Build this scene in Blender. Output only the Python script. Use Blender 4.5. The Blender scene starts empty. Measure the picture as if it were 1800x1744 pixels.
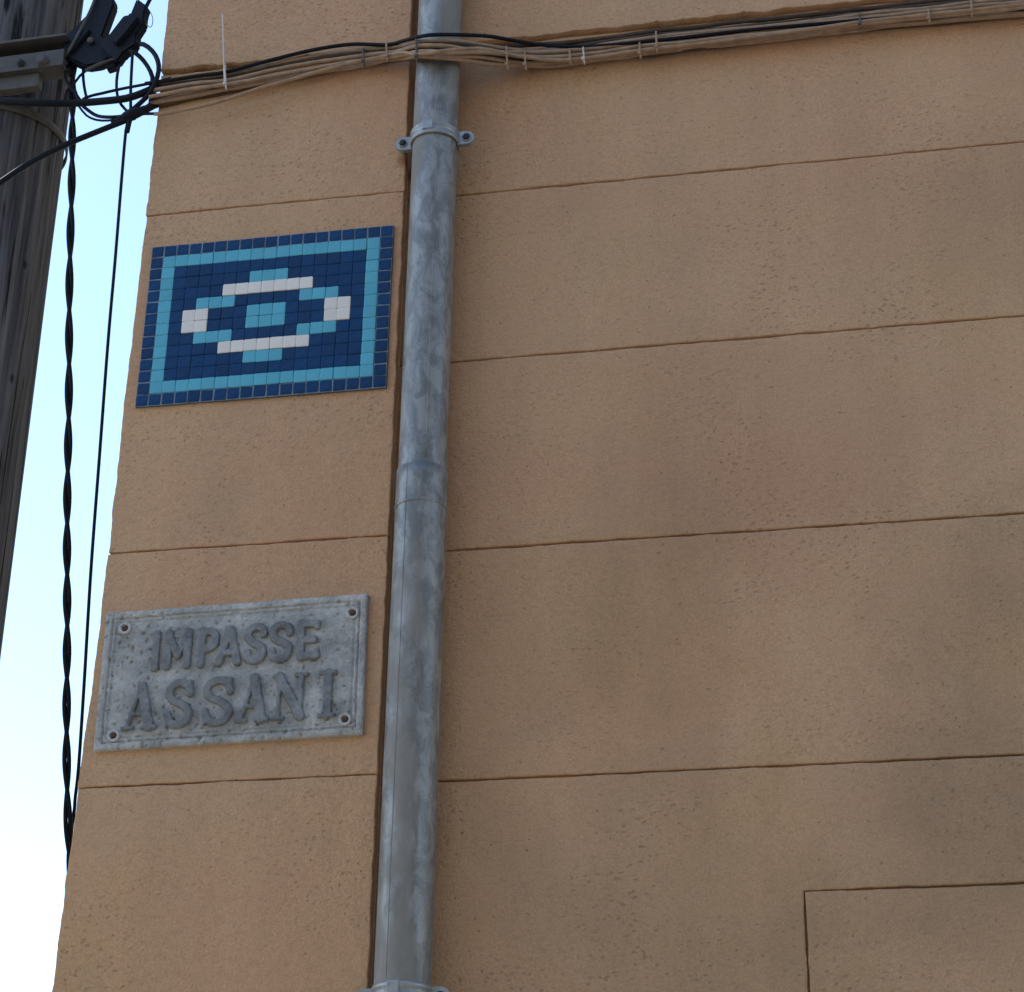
import bpy, bmesh, math, random
import numpy as np
from mathutils import Vector, Matrix, noise

random.seed(7)
scene = bpy.context.scene
COL = scene.collection
R = math.radians
Z0 = 3.45                     # height of the mosaic's lower edge above the street

# ------------------------------------------------------------------ camera
FPX, PITCH, YAW, ROLL = 3625.655, 0.463953, 0.190349, 0.016632
CAM = Vector((1.31337, -3.19006, Z0 - 1.83429))
IW, IH = 1800.0, 1744.0
_f = Vector((-math.sin(YAW) * math.cos(PITCH), math.cos(YAW) * math.cos(PITCH), math.sin(PITCH)))
_r0 = Vector((math.cos(YAW), math.sin(YAW), 0))
_u0 = _r0.cross(_f)
_r = math.cos(ROLL) * _r0 + math.sin(ROLL) * _u0
_u = -math.sin(ROLL) * _r0 + math.cos(ROLL) * _u0
cd = bpy.data.cameras.new('camera')
cam = bpy.data.objects.new('camera', cd)
COL.objects.link(cam)
m3 = Matrix((_r, _u, -_f)).transposed()
cam.matrix_world = Matrix.Translation(CAM) @ m3.to_4x4()
cd.sensor_fit = 'HORIZONTAL'
cd.sensor_width = 36.0
cd.lens = FPX * 36.0 / IW
cd.clip_start = 0.05
cd.clip_end = 2000
scene.camera = cam
scene.render.resolution_x = 1024
scene.render.resolution_y = 992

# ------------------------------------------------------------------ sky, sun, exposure
SUN_EL, SUN_AZ = R(42), R(-76)          # azimuth measured from +Y (into the building) clockwise
world = bpy.data.worlds.new('World')
scene.world = world
world.use_nodes = True
nt = world.node_tree
nt.nodes.clear()
sky = nt.nodes.new('ShaderNodeTexSky')
sky.sky_type = 'NISHITA'
sky.sun_disc = False
sky.sun_elevation = SUN_EL
sky.sun_rotation = SUN_AZ
sky.air_density = 1.0
sky.dust_density = 0.3
sky.ozone_density = 1.0
bg = nt.nodes.new('ShaderNodeBackground')
bg.inputs['Strength'].default_value = 0.15
wo = nt.nodes.new('ShaderNodeOutputWorld')
nt.links.new(sky.outputs[0], bg.inputs[0])
nt.links.new(bg.outputs[0], wo.inputs[0])
sl = bpy.data.lights.new('sun', 'SUN')
sl.energy = 5.0
sl.angle = R(2)
sl.color = (1.0, 0.93, 0.84)
sun = bpy.data.objects.new('sun', sl)
COL.objects.link(sun)
sd = Vector((math.sin(SUN_AZ) * math.cos(SUN_EL), math.cos(SUN_AZ) * math.cos(SUN_EL), math.sin(SUN_EL)))
sun.rotation_euler = sd.to_track_quat('Z', 'Y').to_euler()
sun.location = (-6, 10, 14)
scene.view_settings.view_transform = 'Standard'
scene.view_settings.look = 'None'
scene.view_settings.gamma = 1.0
scene.view_settings.exposure = 1.30
scene.view_settings.use_curve_mapping = False


# ------------------------------------------------------------------ helpers
def at(x, y, Y):
    """point of the vertical plane at depth Y that is seen at photo position x, y"""
    d = _f + (x - IW / 2) / FPX * _r - (y - IH / 2) / FPX * _u
    return CAM + d * ((Y - CAM.y) / d.y)


def link(name, me, mat=None, parent=None):
    o = bpy.data.objects.new(name, me)
    COL.objects.link(o)
    if mat is not None and me is not None and len(me.materials) == 0:
        me.materials.append(mat)
    if parent is not None:
        o.parent = parent
    return o


def tag(o, label=None, cat=None, group=None, kind=None):
    if label: o['label'] = label
    if cat: o['category'] = cat
    if group: o['group'] = group
    if kind: o['kind'] = kind
    return o


def empty(name, loc, label, cat, group=None):
    o = link(name, None)
    o.location = loc
    o.empty_display_size = 0.1
    tag(o, label, cat, group)
    return o


def mesh_from(name, v, f, smooth=False):
    me = bpy.data.meshes.new(name)
    me.from_pydata([tuple(p) for p in v], [], f)
    me.update()
    if smooth:
        me.polygons.foreach_set('use_smooth', [True] * len(me.polygons))
    return me


def shift(me, loc):
    """express world-space mesh data relative to its thing's origin"""
    me.transform(Matrix.Translation(-Vector(loc)))
    return me


class MB:
    def __init__(self):
        self.v = []; self.f = []; self.s = []

    def add(self, v, f, smooth=False):
        o = len(self.v)
        self.v += [Vector(p) for p in v]
        self.f += [tuple(i + o for i in q) for q in f]
        self.s += [smooth] * len(f)
        return self

    def box(self, c, s, M=None, ch=0.0):
        """chamfered box, centre c, full size s, optional 3x3 orientation"""
        hx, hy, hz = s[0] / 2, s[1] / 2, s[2] / 2
        bm = bmesh.new()
        bmesh.ops.create_cube(bm, size=1.0)
        for q in bm.verts:
            q.co = Vector((q.co.x * s[0], q.co.y * s[1], q.co.z * s[2]))
        if ch > 0:
            bmesh.ops.bevel(bm, geom=bm.edges[:], offset=ch, segments=2, affect='EDGES', profile=0.6)
        bm.verts.index_update()
        c = Vector(c)
        vs = [(M @ q.co if M else q.co) + c for q in bm.verts]
        fs = [tuple(q.index for q in p.verts) for p in bm.faces]
        bm.free()
        return self.add(vs, fs)

    def tube(self, pts, rad, n=10, cap=True):
        pts = [Vector(p) for p in pts]
        N = len(pts)
        rr = rad if isinstance(rad, (list, tuple)) else [rad] * N
        t0 = (pts[1] - pts[0]).normalized()
        ref = Vector((0, 0, 1)) if abs(t0.z) < 0.9 else Vector((0, 1, 0))
        nrm = (ref - t0 * ref.dot(t0)).normalized()
        vs, fs = [], []
        for i in range(N):
            t = (pts[min(i + 1, N - 1)] - pts[max(i - 1, 0)]).normalized()
            nrm = (nrm - t * nrm.dot(t))
            nrm = nrm.normalized() if nrm.length > 1e-6 else t.orthogonal().normalized()
            b = t.cross(nrm)
            for k in range(n):
                a = 2 * math.pi * k / n
                vs.append(pts[i] + (nrm * math.cos(a) + b * math.sin(a)) * rr[i])
        for i in range(N - 1):
            for k in range(n):
                k2 = (k + 1) % n
                fs.append((i * n + k, i * n + k2, (i + 1) * n + k2, (i + 1) * n + k))
        if cap:
            fs.append(tuple(range(n - 1, -1, -1)))
            fs.append(tuple((N - 1) * n + k for k in range(n)))
        return self.add(vs, fs, True)

    def lathe(self, prof, c, axis='z', n=48, closed=False):
        """profile of (radius, height) turned about an axis through c"""
        c = Vector(c)
        vs, fs = [], []
        for (r, h) in prof:
            for k in range(n):
                a = 2 * math.pi * k / n
                x, y = r * math.cos(a), r * math.sin(a)
                vs.append(c + (Vector((x, y, h)) if axis == 'z' else Vector((x, -h, y)) if axis == '-y' else Vector((h, x, y))))
        N = len(prof)
        for i in range(N if closed else N - 1):
            j = (i + 1) % N
            for k in range(n):
                k2 = (k + 1) % n
                fs.append((i * n + k, i * n + k2, j * n + k2, j * n + k))
        if not closed:
            fs.append(tuple(range(n - 1, -1, -1)))
            fs.append(tuple((N - 1) * n + k for k in range(n)))
        return self.add(vs, fs, True)

    def build(self, name, mat, parent=None):
        me = bpy.data.meshes.new(name)
        me.from_pydata([tuple(p) for p in self.v], [], self.f)
        me.update()
        me.polygons.foreach_set('use_smooth', self.s)
        bm = bmesh.new(); bm.from_mesh(me)
        bmesh.ops.recalc_face_normals(bm, faces=bm.faces)
        bm.to_mesh(me); bm.free()
        if parent is not None:
            shift(me, parent_world(parent))
        return link(name, me, mat, parent)


def parent_world(o):
    p = Vector((0, 0, 0))
    while o is not None:
        p += o.location
        o = o.parent
    return p


def spline(pts, step=0.012):
    """Catmull-Rom curve through pts, sampled about every step metres"""
    P = [Vector(p) for p in pts]
    P = [P[0] * 2 - P[1]] + P + [P[-1] * 2 - P[-2]]
    out = []
    for i in range(1, len(P) - 2):
        a, b, c, d = P[i - 1], P[i], P[i + 1], P[i + 2]
        n = max(2, int((c - b).length / step))
        for k in range(n):
            t = k / n
            out.append(0.5 * ((2 * b) + (c - a) * t + (2 * a - 5 * b + 4 * c - d) * t * t + (3 * b - a - 3 * c + d) * t ** 3))
    out.append(P[-2])
    return out


# ------------------------------------------------------------------ materials
class NT:
    def __init__(self, name):
        self.m = bpy.data.materials.new(name)
        self.m.use_nodes = True
        self.t = self.m.node_tree
        self.t.nodes.clear()
        self.out = self.n('ShaderNodeOutputMaterial')
        self.b = self.n('ShaderNodeBsdfPrincipled')
        self.l(self.b.outputs[0], self.out.inputs[0])
        self.co = self.n('ShaderNodeTexCoord').outputs['Object']

    def n(self, t, **kw):
        q = self.t.nodes.new(t)
        for k, v in kw.items(): setattr(q, k, v)
        return q

    def l(self, a, b): self.t.links.new(a, b)

    def set(self, sock, v):
        if hasattr(v, 'links') or isinstance(v, bpy.types.NodeSocket): self.l(v, sock)
        else: sock.default_value = v

    def mapping(self, scale=(1, 1, 1), loc=(0, 0, 0), rot=(0, 0, 0), src=None):
        q = self.n('ShaderNodeMapping')
        self.l(src or self.co, q.inputs[0])
        q.inputs['Scale'].default_value = scale
        q.inputs['Location'].default_value = loc
        q.inputs['Rotation'].default_value = rot
        return q.outputs[0]

    def noise(self, scale, detail=4, rough=0.55, vec=None, dist=0.0):
        q = self.n('ShaderNodeTexNoise')
        self.l(vec or self.co, q.inputs['Vector'])
        q.inputs['Scale'].default_value = scale
        q.inputs['Detail'].default_value = detail
        q.inputs['Roughness'].default_value = rough
        q.inputs['Distortion'].default_value = dist
        return q.outputs['Fac']

    def voronoi(self, scale, vec=None, feature='F1', out='Distance', rnd=1.0):
        q = self.n('ShaderNodeTexVoronoi', feature=feature)
        self.l(vec or self.co, q.inputs['Vector'])
        q.inputs['Scale'].default_value = scale
        q.inputs['Randomness'].default_value = rnd
        return q.outputs[out]

    def ramp(self, fac, stops):
        q = self.n('ShaderNodeValToRGB')
        self.l(fac, q.inputs[0])
        e = q.color_ramp.elements
        while len(e) < len(stops): e.new(0.5)
        for i, (p, c) in enumerate(stops):
            e[i].position = p
            e[i].color = (c, c, c, 1) if not isinstance(c, tuple) else (*c, 1)
        return q.outputs[0]

    def mix(self, fac, a, b, mode='MIX'):
        q = self.n('ShaderNodeMix', data_type='RGBA', blend_type=mode)
        self.set(q.inputs[0], fac)
        self.set(q.inputs[6], a if not isinstance(a, tuple) else (*a, 1))
        self.set(q.inputs[7], b if not isinstance(b, tuple) else (*b, 1))
        return q.outputs[2]

    def math(self, op, a, b=0.0):
        q = self.n('ShaderNodeMath', operation=op)
        self.set(q.inputs[0], a); self.set(q.inputs[1], b)
        return q.outputs[0]

    def bump(self, h, strength=0.5, dist=0.002, prev=None):
        q = self.n('ShaderNodeBump')
        q.inputs['Strength'].default_value = strength
        q.inputs['Distance'].default_value = dist
        self.l(h, q.inputs['Height'])
        if prev is not None: self.l(prev, q.inputs['Normal'])
        return q.outputs[0]

    def done(self, color, rough=0.8, metal=0.0, normal=None, spec=None):
        self.set(self.b.inputs['Base Color'], color if not isinstance(color, tuple) else (*color, 1))
        self.set(self.b.inputs['Roughness'], rough)
        self.set(self.b.inputs['Metallic'], metal)
        if spec is not None: self.b.inputs['Specular IOR Level'].default_value = spec
        if normal is not None: self.l(normal, self.b.inputs['Normal'])
        return self.m


def mat_plaster(name='sand_render'):
    k = NT(name)
    base = k.mix(k.ramp(k.noise(1.3, 3, 0.5, k.mapping(loc=(3.1, 0, 1.7))), [(0.38, 0.0), (0.62, 1.0)]), (0.64, 0.388, 0.216), (0.605, 0.378, 0.22))
    pink = k.ramp(k.noise(1.9, 3, 0.6, k.mapping(loc=(0.55, 4.0, 0.2))), [(0.50, 0.0), (0.68, 1.0)])
    c = k.mix(pink, base, (0.62, 0.36, 0.206))
    ochre = k.ramp(k.noise(2.3, 4, 0.6, k.mapping(loc=(7.3, 1.0, 5.2))), [(0.54, 0.0), (0.70, 0.8)])
    c = k.mix(ochre, c, (0.60, 0.368, 0.19))
    grey = k.ramp(k.noise(3.4, 5, 0.65, k.mapping(loc=(2.0, 9.0, 8.0))), [(0.55, 0.0), (0.75, 0.55)])
    c = k.mix(grey, c, (0.48, 0.335, 0.20))
    # placed stain patches; the dark lower-right ones also paint in the wall's shading
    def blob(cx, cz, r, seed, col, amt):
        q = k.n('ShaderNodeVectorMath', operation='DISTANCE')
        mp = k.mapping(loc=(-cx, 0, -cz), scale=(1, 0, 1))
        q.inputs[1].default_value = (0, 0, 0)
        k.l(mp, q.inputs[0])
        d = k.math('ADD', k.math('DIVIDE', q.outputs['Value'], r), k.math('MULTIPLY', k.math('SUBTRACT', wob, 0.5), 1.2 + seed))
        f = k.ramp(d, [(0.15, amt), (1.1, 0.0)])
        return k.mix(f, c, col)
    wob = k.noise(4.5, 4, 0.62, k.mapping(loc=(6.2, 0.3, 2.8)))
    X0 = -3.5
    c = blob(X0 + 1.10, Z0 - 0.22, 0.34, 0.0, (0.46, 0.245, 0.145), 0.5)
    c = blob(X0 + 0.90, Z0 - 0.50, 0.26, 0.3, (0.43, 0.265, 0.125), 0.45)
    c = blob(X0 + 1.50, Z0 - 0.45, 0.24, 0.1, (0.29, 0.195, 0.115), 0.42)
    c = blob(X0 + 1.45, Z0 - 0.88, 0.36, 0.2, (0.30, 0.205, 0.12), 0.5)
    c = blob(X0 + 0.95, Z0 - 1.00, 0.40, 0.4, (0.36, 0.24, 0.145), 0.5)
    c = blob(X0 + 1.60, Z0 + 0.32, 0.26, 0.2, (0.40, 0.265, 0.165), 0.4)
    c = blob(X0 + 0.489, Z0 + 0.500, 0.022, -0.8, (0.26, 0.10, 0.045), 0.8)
    # faint vertical washing
    streak = k.ramp(k.noise(9, 2, 0.6, k.mapping(scale=(1, 1, 0.12))), [(0.35, 0.9), (0.65, 1.06)])
    c = k.mix(0.45, c, streak, 'MULTIPLY')
    grain = k.noise(260, 3, 0.75)
    c = k.mix(1.0, c, k.ramp(grain, [(0.25, 0.80), (0.75, 1.18)]), 'MULTIPLY')
    mid = k.noise(95, 2, 0.6, k.mapping(scale=(0.8, 1, 1.15), rot=(0, R(25), 0)))
    c = k.mix(1.0, c, k.ramp(mid, [(0.28, 0.92), (0.5, 1.01), (0.75, 1.04)]), 'MULTIPLY')
    # trowel pits: short, slanted, in loose swarms
    warp = k.n('ShaderNodeVectorMath', operation='ADD')
    nz = k.n('ShaderNodeTexNoise'); k.l(k.co, nz.inputs['Vector']); nz.inputs['Scale'].default_value = 60
    sc = k.n('ShaderNodeVectorMath', operation='SCALE'); k.l(nz.outputs['Color'], sc.inputs[0]); sc.inputs['Scale'].default_value = 0.012
    k.l(k.co, warp.inputs[0]); k.l(sc.outputs[0], warp.inputs[1])
    pv = k.mapping(scale=(0.75, 1, 1.25), rot=(0, R(28), 0), src=warp.outputs[0])
    pits = k.ramp(k.voronoi(85, pv), [(0.12, 1.0), (0.30, 0.0)])
    swarm = k.ramp(k.noise(4, 4, 0.65), [(0.44, 0.0), (0.66, 1.0)])
    pm = k.math('MULTIPLY', pits, swarm)
    pits2 = k.ramp(k.voronoi(38, k.mapping(loc=(4, 1, 2), src=warp.outputs[0])), [(0.045, 1.0), (0.10, 0.0)])
    pm2 = k.math('MAXIMUM', pm, k.math('MULTIPLY', pits2, 0.9))
    c = k.mix(k.math('MULTIPLY', pm2, 0.34), c, (0.20, 0.125, 0.075))
    h = k.math('ADD', k.math('MULTIPLY', k.noise(150, 3, 0.75), 1.2), k.math('MULTIPLY', pm2, -1.1))
    h = k.math('ADD', h, k.math('MULTIPLY', k.math('MULTIPLY', mid, k.ramp(swarm, [(0.0, 0.35), (1.0, 1.0)])), 1.3))
    nb = k.bump(h, 0.72, 0.0026)
    return k.done(c, 0.93, 0.0, nb, 0.2)


def mat_simple(name, col, rough=0.6, metal=0.0, var=0.15, nscale=40, bump=0.2, bd=0.001, spec=None):
    k = NT(name)
    f = k.noise(nscale, 5, 0.65)
    c = k.mix(1.0, col, k.ramp(f, [(0.25, 1 - var), (0.75, 1 + var)]), 'MULTIPLY')
    nb = k.bump(k.noise(nscale * 3, 4, 0.6), bump, bd)
    return k.done(c, rough, metal, nb, spec)


def mat_tile(name, col, var, spec=0.4):
    k = NT(name)
    oi = k.n('ShaderNodeObjectInfo')
    c = k.mix(1.0, col, k.ramp(oi.outputs['Random'], [(0.0, 1 - var), (1.0, 1 + var)]), 'MULTIPLY')
    w = k.noise(90, 4, 0.6)
    c = k.mix(k.ramp(w, [(0.5, 0.0), (0.8, 0.06)]), c, (0.30, 0.29, 0.27))
    nb = k.bump(k.noise(160, 3, 0.5), 0.15, 0.0006)
    return k.done(c, k.ramp(w, [(0.3, 0.22), (0.7, 0.42)]), 0.0, nb, spec)


def mat_zinc(name):
    k = NT(name)
    sp = k.voronoi(48, k.mapping(scale=(1, 1, 0.55)), out='Color')
    bwn = k.n('ShaderNodeRGBToBW'); k.l(sp, bwn.inputs[0])
    sp2 = k.noise(34, 6, 0.72, k.mapping(scale=(1, 1, 0.5)), 0.6)
    c = k.mix(k.ramp(sp2, [(0.43, 0.0), (0.58, 1.0)]), (0.205, 0.205, 0.19), (0.345, 0.34, 0.315))
    c = k.mix(0.5, c, k.ramp(bwn.outputs[0], [(0.2, 0.86), (0.8, 1.12)]), 'MULTIPLY')
    dirt = k.ramp(k.noise(6, 5, 0.65, k.mapping(scale=(1.6, 1.6, 0.35))), [(0.52, 0.0), (0.60, 0.8)])
    c = k.mix(dirt, c, (0.255, 0.235, 0.20))
    spots = k.ramp(k.voronoi(70), [(0.05, 1.0), (0.10, 0.0)])
    c = k.mix(k.math('MULTIPLY', spots, 0.5), c, (0.13, 0.13, 0.12))
    rg = k.mix(dirt, k.ramp(sp2, [(0.3, 0.42), (0.7, 0.58)]), (0.8, 0.8, 0.8))
    nb = k.bump(k.noise(55, 4, 0.6, k.mapping(scale=(1, 1, 0.4))), 0.25, 0.0015)
    mt = k.math('MULTIPLY', k.math('SUBTRACT', 1.0, dirt), 0.42)
    return k.done(c, rg, mt, nb)


def mat_wood(name):
    k = NT(name)
    g = k.noise(1.0, 6, 0.7, k.mapping(scale=(70, 70, 2.2)), 0.3)
    c = k.mix(k.ramp(g, [(0.3, 0.0), (0.7, 1.0)]), (0.035, 0.034, 0.036), (0.205, 0.20, 0.205))
    big = k.noise(5, 4, 0.6, k.mapping(scale=(1, 1, 0.3)))
    c = k.mix(0.7, c, k.ramp(big, [(0.3, 0.75), (0.7, 1.25)]), 'MULTIPLY')
    crk = k.ramp(k.noise(1.0, 3, 0.6, k.mapping(scale=(38, 38, 1.6), loc=(5, 2, 1)), 0.8), [(0.36, 1.0), (0.42, 0.0)])
    c = k.mix(crk, c, (0.012, 0.011, 0.012))
    kn = k.ramp(k.voronoi(16, k.mapping(scale=(1, 1, 0.45))), [(0.05, 1.0), (0.10, 0.0)])
    c = k.mix(k.math('MULTIPLY', kn, 0.8), c, (0.015, 0.013, 0.013))
    h = k.math('SUBTRACT', k.math('MULTIPLY', g, 0.7), k.math('MULTIPLY', crk, 1.0))
    return k.done(c, 0.9, 0.0, k.bump(h, 0.9, 0.004), 0.2)


def mat_cement(name, a, b):
    k = NT(name)
    f = k.noise(22, 6, 0.7)
    c = k.mix(k.ramp(f, [(0.36, 0.0), (0.64, 1.0)]), a, b)
    st = k.ramp(k.noise(5, 4, 0.6, k.mapping(loc=(1, 3, 0.4))), [(0.5, 0.0), (0.72, 0.55)])
    c = k.mix(st, c, (0.20, 0.205, 0.205))
    fine = k.noise(170, 5, 0.75)
    c = k.mix(1.0, c, k.ramp(fine, [(0.28, 0.72), (0.72, 1.2)]), 'MULTIPLY')
    pit = k.ramp(k.voronoi(95), [(0.07, 1.0), (0.15, 0.0)])
    c = k.mix(k.math('MULTIPLY', pit, 0.5), c, (0.08, 0.085, 0.09))
    h = k.math('ADD', k.math('MULTIPLY', k.noise(90, 5, 0.7), 1.0), k.math('MULTIPLY', pit, -0.8))
    return k.done(c, 0.75, 0.0, k.bump(h, 0.8, 0.0022), 0.3)


M = {
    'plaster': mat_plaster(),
    'zinc': mat_zinc('galvanised_zinc'),
    'zinc_clip': mat_simple('galvanised_clip', (0.36, 0.38, 0.38), 0.5, 0.55, 0.22, 60, 0.3, 0.0008),
    'bolt': mat_simple('dark_bolt', (0.045, 0.045, 0.048), 0.6, 0.5, 0.3, 200),
    'rust': mat_simple('rusty_screw', (0.095, 0.05, 0.035), 0.85, 0.1, 0.4, 250, 0.5),
    'wood': mat_wood('weathered_pole_wood'),
    'steel': mat_simple('weathered_steel', (0.10, 0.092, 0.082), 0.65, 0.35, 0.3, 35, 0.3),
    'black': mat_simple('black_sheath', (0.006, 0.0075, 0.010), 0.62, 0.0, 0.25, 60, 0.2, 0.0006, 0.22),
    'clamp': mat_simple('black_clamp_plastic', (0.006, 0.008, 0.013), 0.6, 0.0, 0.4, 45, 0.5, 0.002, 0.25),
    'painted': mat_simple('painted_cable', (0.38, 0.25, 0.155), 0.8, 0.0, 0.32, 45, 0.4, 0.0012),
    'gap_shade': mat_simple('gap_shade_sheath', (0.075, 0.048, 0.028), 0.8, 0.0, 0.4, 50, 0.4, 0.0012),
    'tie_white': mat_simple('pale_cable_tie', (0.62, 0.56, 0.48), 0.5, 0.0, 0.08, 90),
    'tie_dark': mat_simple('dark_cable_tie', (0.10, 0.075, 0.055), 0.6, 0.0, 0.2, 90),
    'line': mat_simple('grey_line', (0.25, 0.3, 0.31), 0.4, 0.0, 0.05, 90),
    'tile_navy': mat_tile('navy_tile', (0.0015, 0.040, 0.125), 0.14, 0.22),
    'tile_sky': mat_tile('sky_blue_tile', (0.10, 0.44, 0.55), 0.07),
    'tile_white': mat_tile('white_tile', (0.84, 0.78, 0.69), 0.04),
    'pale_grout': mat_simple('pale_grout', (0.20, 0.245, 0.285), 0.95, 0.0, 0.5, 60, 0.4),
    'grout': mat_simple('blue_grey_grout', (0.075, 0.105, 0.145), 0.95, 0.0, 0.35, 130, 0.4),
    'cement': mat_cement('sign_cement', (0.31, 0.315, 0.295), (0.57, 0.565, 0.53)),
    'letter': mat_cement('letter_cement', (0.15, 0.158, 0.162), (0.31, 0.32, 0.315)),
    'asphalt': mat_simple('asphalt', (0.05, 0.05, 0.052), 0.9, 0.0, 0.3, 30, 0.5, 0.004),
    'paving': mat_simple('pavement_concrete', (0.28, 0.265, 0.24), 0.9, 0.0, 0.2, 12, 0.4, 0.003),
    'cream': mat_simple('cream_facade', (0.54, 0.455, 0.345), 0.9, 0.0, 0.08, 4, 0.3, 0.003),
    'side': mat_simple('bounce_cut_grey', (0.13, 0.13, 0.125), 0.95, 0.0, 0.2, 6, 0.4, 0.003),
    'brown': mat_simple('brown_facade', (0.17, 0.125, 0.09), 0.9, 0.0, 0.12, 4, 0.3, 0.003),
    'shutter': mat_simple('shutter_paint', (0.22, 0.27, 0.24), 0.6, 0.0, 0.1, 20),
    'roof': mat_simple('clay_roof', (0.30, 0.13, 0.075), 0.85, 0.0, 0.25, 14, 0.4, 0.004),
}

# ------------------------------------------------------------------ setting
g = MB().box((0, 0, -0.25), (900, 900, 0.5)).build('ground', M['asphalt'])
tag(g, 'grey asphalt street in front of the building', 'street', kind='structure')
pv = MB().box((4.5, -0.75, 0.065), (16, 1.39, 0.13), ch=0.012).build('pavement', M['paving'])
tag(pv, 'concrete pavement along the foot of the building', 'pavement', kind='structure')

# ------------------------------------------------------------------ the rendered building
PT = 0.05                      # how far the corner pilaster stands proud of the wall
XL, XP, XR, TOP, BACK = -0.023, 0.490, 7.0, 7.3, 7.0
bld = empty('rendered_building', (3.5, 0, 0.0), 'sandy beige rendered building with a corner pilaster and scored joints', 'building')
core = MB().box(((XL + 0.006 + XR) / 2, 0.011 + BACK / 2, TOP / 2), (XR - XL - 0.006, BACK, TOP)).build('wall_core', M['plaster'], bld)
MB().box((XL + 0.0275, 0.03 + (BACK - .06) / 2, TOP / 2 - .05), (0.05, BACK - .06, TOP - .1)).build('bounce_cut_side', M['side'], bld)  # unseen dark slab added so the side bounces less light onto the pole
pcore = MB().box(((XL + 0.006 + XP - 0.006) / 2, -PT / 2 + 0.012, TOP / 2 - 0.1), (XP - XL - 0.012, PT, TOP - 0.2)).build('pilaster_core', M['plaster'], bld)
roof = MB().add([(XL - .35, -.4, TOP), (XR + .3, -.4, TOP), (XR + .3, BACK + .4, TOP), (XL - .35, BACK + .4, TOP),
                 (XL - .35, -.4, TOP + .12), (XR + .3, -.4, TOP + .12), (XR + .3, BACK + .4, TOP + .12), (XL - .35, BACK + .4, TOP + .12),
                 (XL - .35, BACK / 2, TOP + 1.6), (XR + .3, BACK / 2, TOP + 1.6)],
                [(0, 3, 2, 1), (0, 1, 5, 4), (2, 3, 7, 6), (4, 5, 9, 8), (6, 7, 8, 9), (0, 4, 8, 7, 3), (1, 2, 6, 9, 5)]).build('roof', M['roof'], bld)


def axis_lines(a, b, lo, hi, fine, coarse):
    """grid lines from a to b: crowded at the two edges, fine inside lo..hi, coarse elsewhere"""
    L = [a, a + 0.0012, a + 0.003, a + 0.008]
    x = a + 0.008
    while True:
        x += fine if lo < x < hi else coarse
        if x > b - 0.012: break
        L.append(x)
    L += [b - 0.008, b - 0.003, b - 0.0012, b]
    return L


def panel(x0, x1, z0, z1, yf, name='render_panel', seed=0.0, fine=0.008, rag=(1, 1, 1, 1), cut=None, depth=0.018, flare=False):
    """one block of render between joints: slightly uneven face, soft crumbled edges, skirt into the core.
    rag: edge wobble for left, right, bottom, top; cut: (x, z) removes the corner right of x and below z"""
    xs = axis_lines(x0, x1, -0.2, 1.85, fine, 0.08)
    zs = axis_lines(z0, z1, Z0 - 1.2, Z0 + 1.15, fine, 0.08)
    if cut:
        cx, cz = cut
        xs = sorted(set([x for x in xs if abs(x - cx) > 0.0035] + [cx, cx - 0.0016, cx - 0.004]))
        zs = sorted(set([z for z in zs if abs(z - cz) > 0.0035] + [cz, cz + 0.0016, cz + 0.004]))
    nx, nz = len(xs), len(zs)
    inside = lambda i, j: not (cut and xs[i] >= cut[0] + 1e-6 and zs[j] <= cut[1] - 1e-6)
    idx, V, F = {}, [], []
    for j in range(nz):
        for i in range(nx):
            if not inside(i, j): continue
            x, z = xs[i], zs[j]
            dl, dr, db, dt = x - x0, x1 - x, z - z0, z1 - z
            if cut:
                if z < cut[1] + 1e-6 and x <= cut[0] + 1e-6: dr = min(dr, cut[0] - x)
                if x > cut[0] - 1e-6 and z >= cut[1] - 1e-6: db = min(db, z - cut[1])
            e = min(dl, dr, db, dt)
            px, pz = x, z
            w = noise.noise(Vector((x * 24, seed, z * 24))) * 0.0016 + noise.noise(Vector((x * 95, seed + 3, z * 95))) * 0.0007
            if e < 0.02:
                s = 1 - e / 0.02
                if e == dl: px += w * s * rag[0]
                elif e == dr: px -= w * s * rag[1]
                if e == db: pz += w * s * rag[2]
                elif e == dt: pz -= w * s * rag[3]
            if flare and dl < 0.12:
                px -= (1 - dl / 0.12) * 0.013 * min(1.0, max(0.0, (Z0 - 0.45 - z) / 0.7))
            n1 = noise.noise(Vector((x * 3.1 + seed, 1.0, z * 3.1))) * 0.0018
            n2 = noise.noise(Vector((x * 17, 2.0 + seed, z * 17))) * 0.0009
            n3 = noise.noise(Vector((x * 55, 4.0, z * 55))) * 0.0005
            rnd = 0.0
            if e < 0.002: rnd = 0.0008 * (1 - e / 0.002) ** 2
            idx[(i, j)] = len(V)
            V.append(Vector((px, yf + n1 + n2 + n3 + rnd, pz)))
    edge = {}
    for j in range(nz - 1):
        for i in range(nx - 1):
            q = [(i, j), (i + 1, j), (i + 1, j + 1), (i, j + 1)]
            if cut and xs[i] >= cut[0] - 1e-6 and zs[j + 1] <= cut[1] + 1e-6: continue
            if any(p not in idx for p in q): continue
            f = [idx[p] for p in q]
            F.append(tuple(f))
            for a, b in zip(f, f[1:] + f[:1]):
                if (b, a) in edge: del edge[(b, a)]
                else: edge[(a, b)] = 1
    back = {}
    for (a, b) in list(edge):
        for q in (a, b):
            if q not in back:
                back[q] = len(V)
                V.append(Vector((V[q].x, yf + depth, V[q].z)))
        F.append((b, a, back[a], back[b]))
    me = mesh_from(name, V, F, True)
    shift(me, bld.location)
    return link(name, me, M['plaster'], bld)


G = 0.0020                     # half joint width
H = lambda z: Z0 + z
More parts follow.
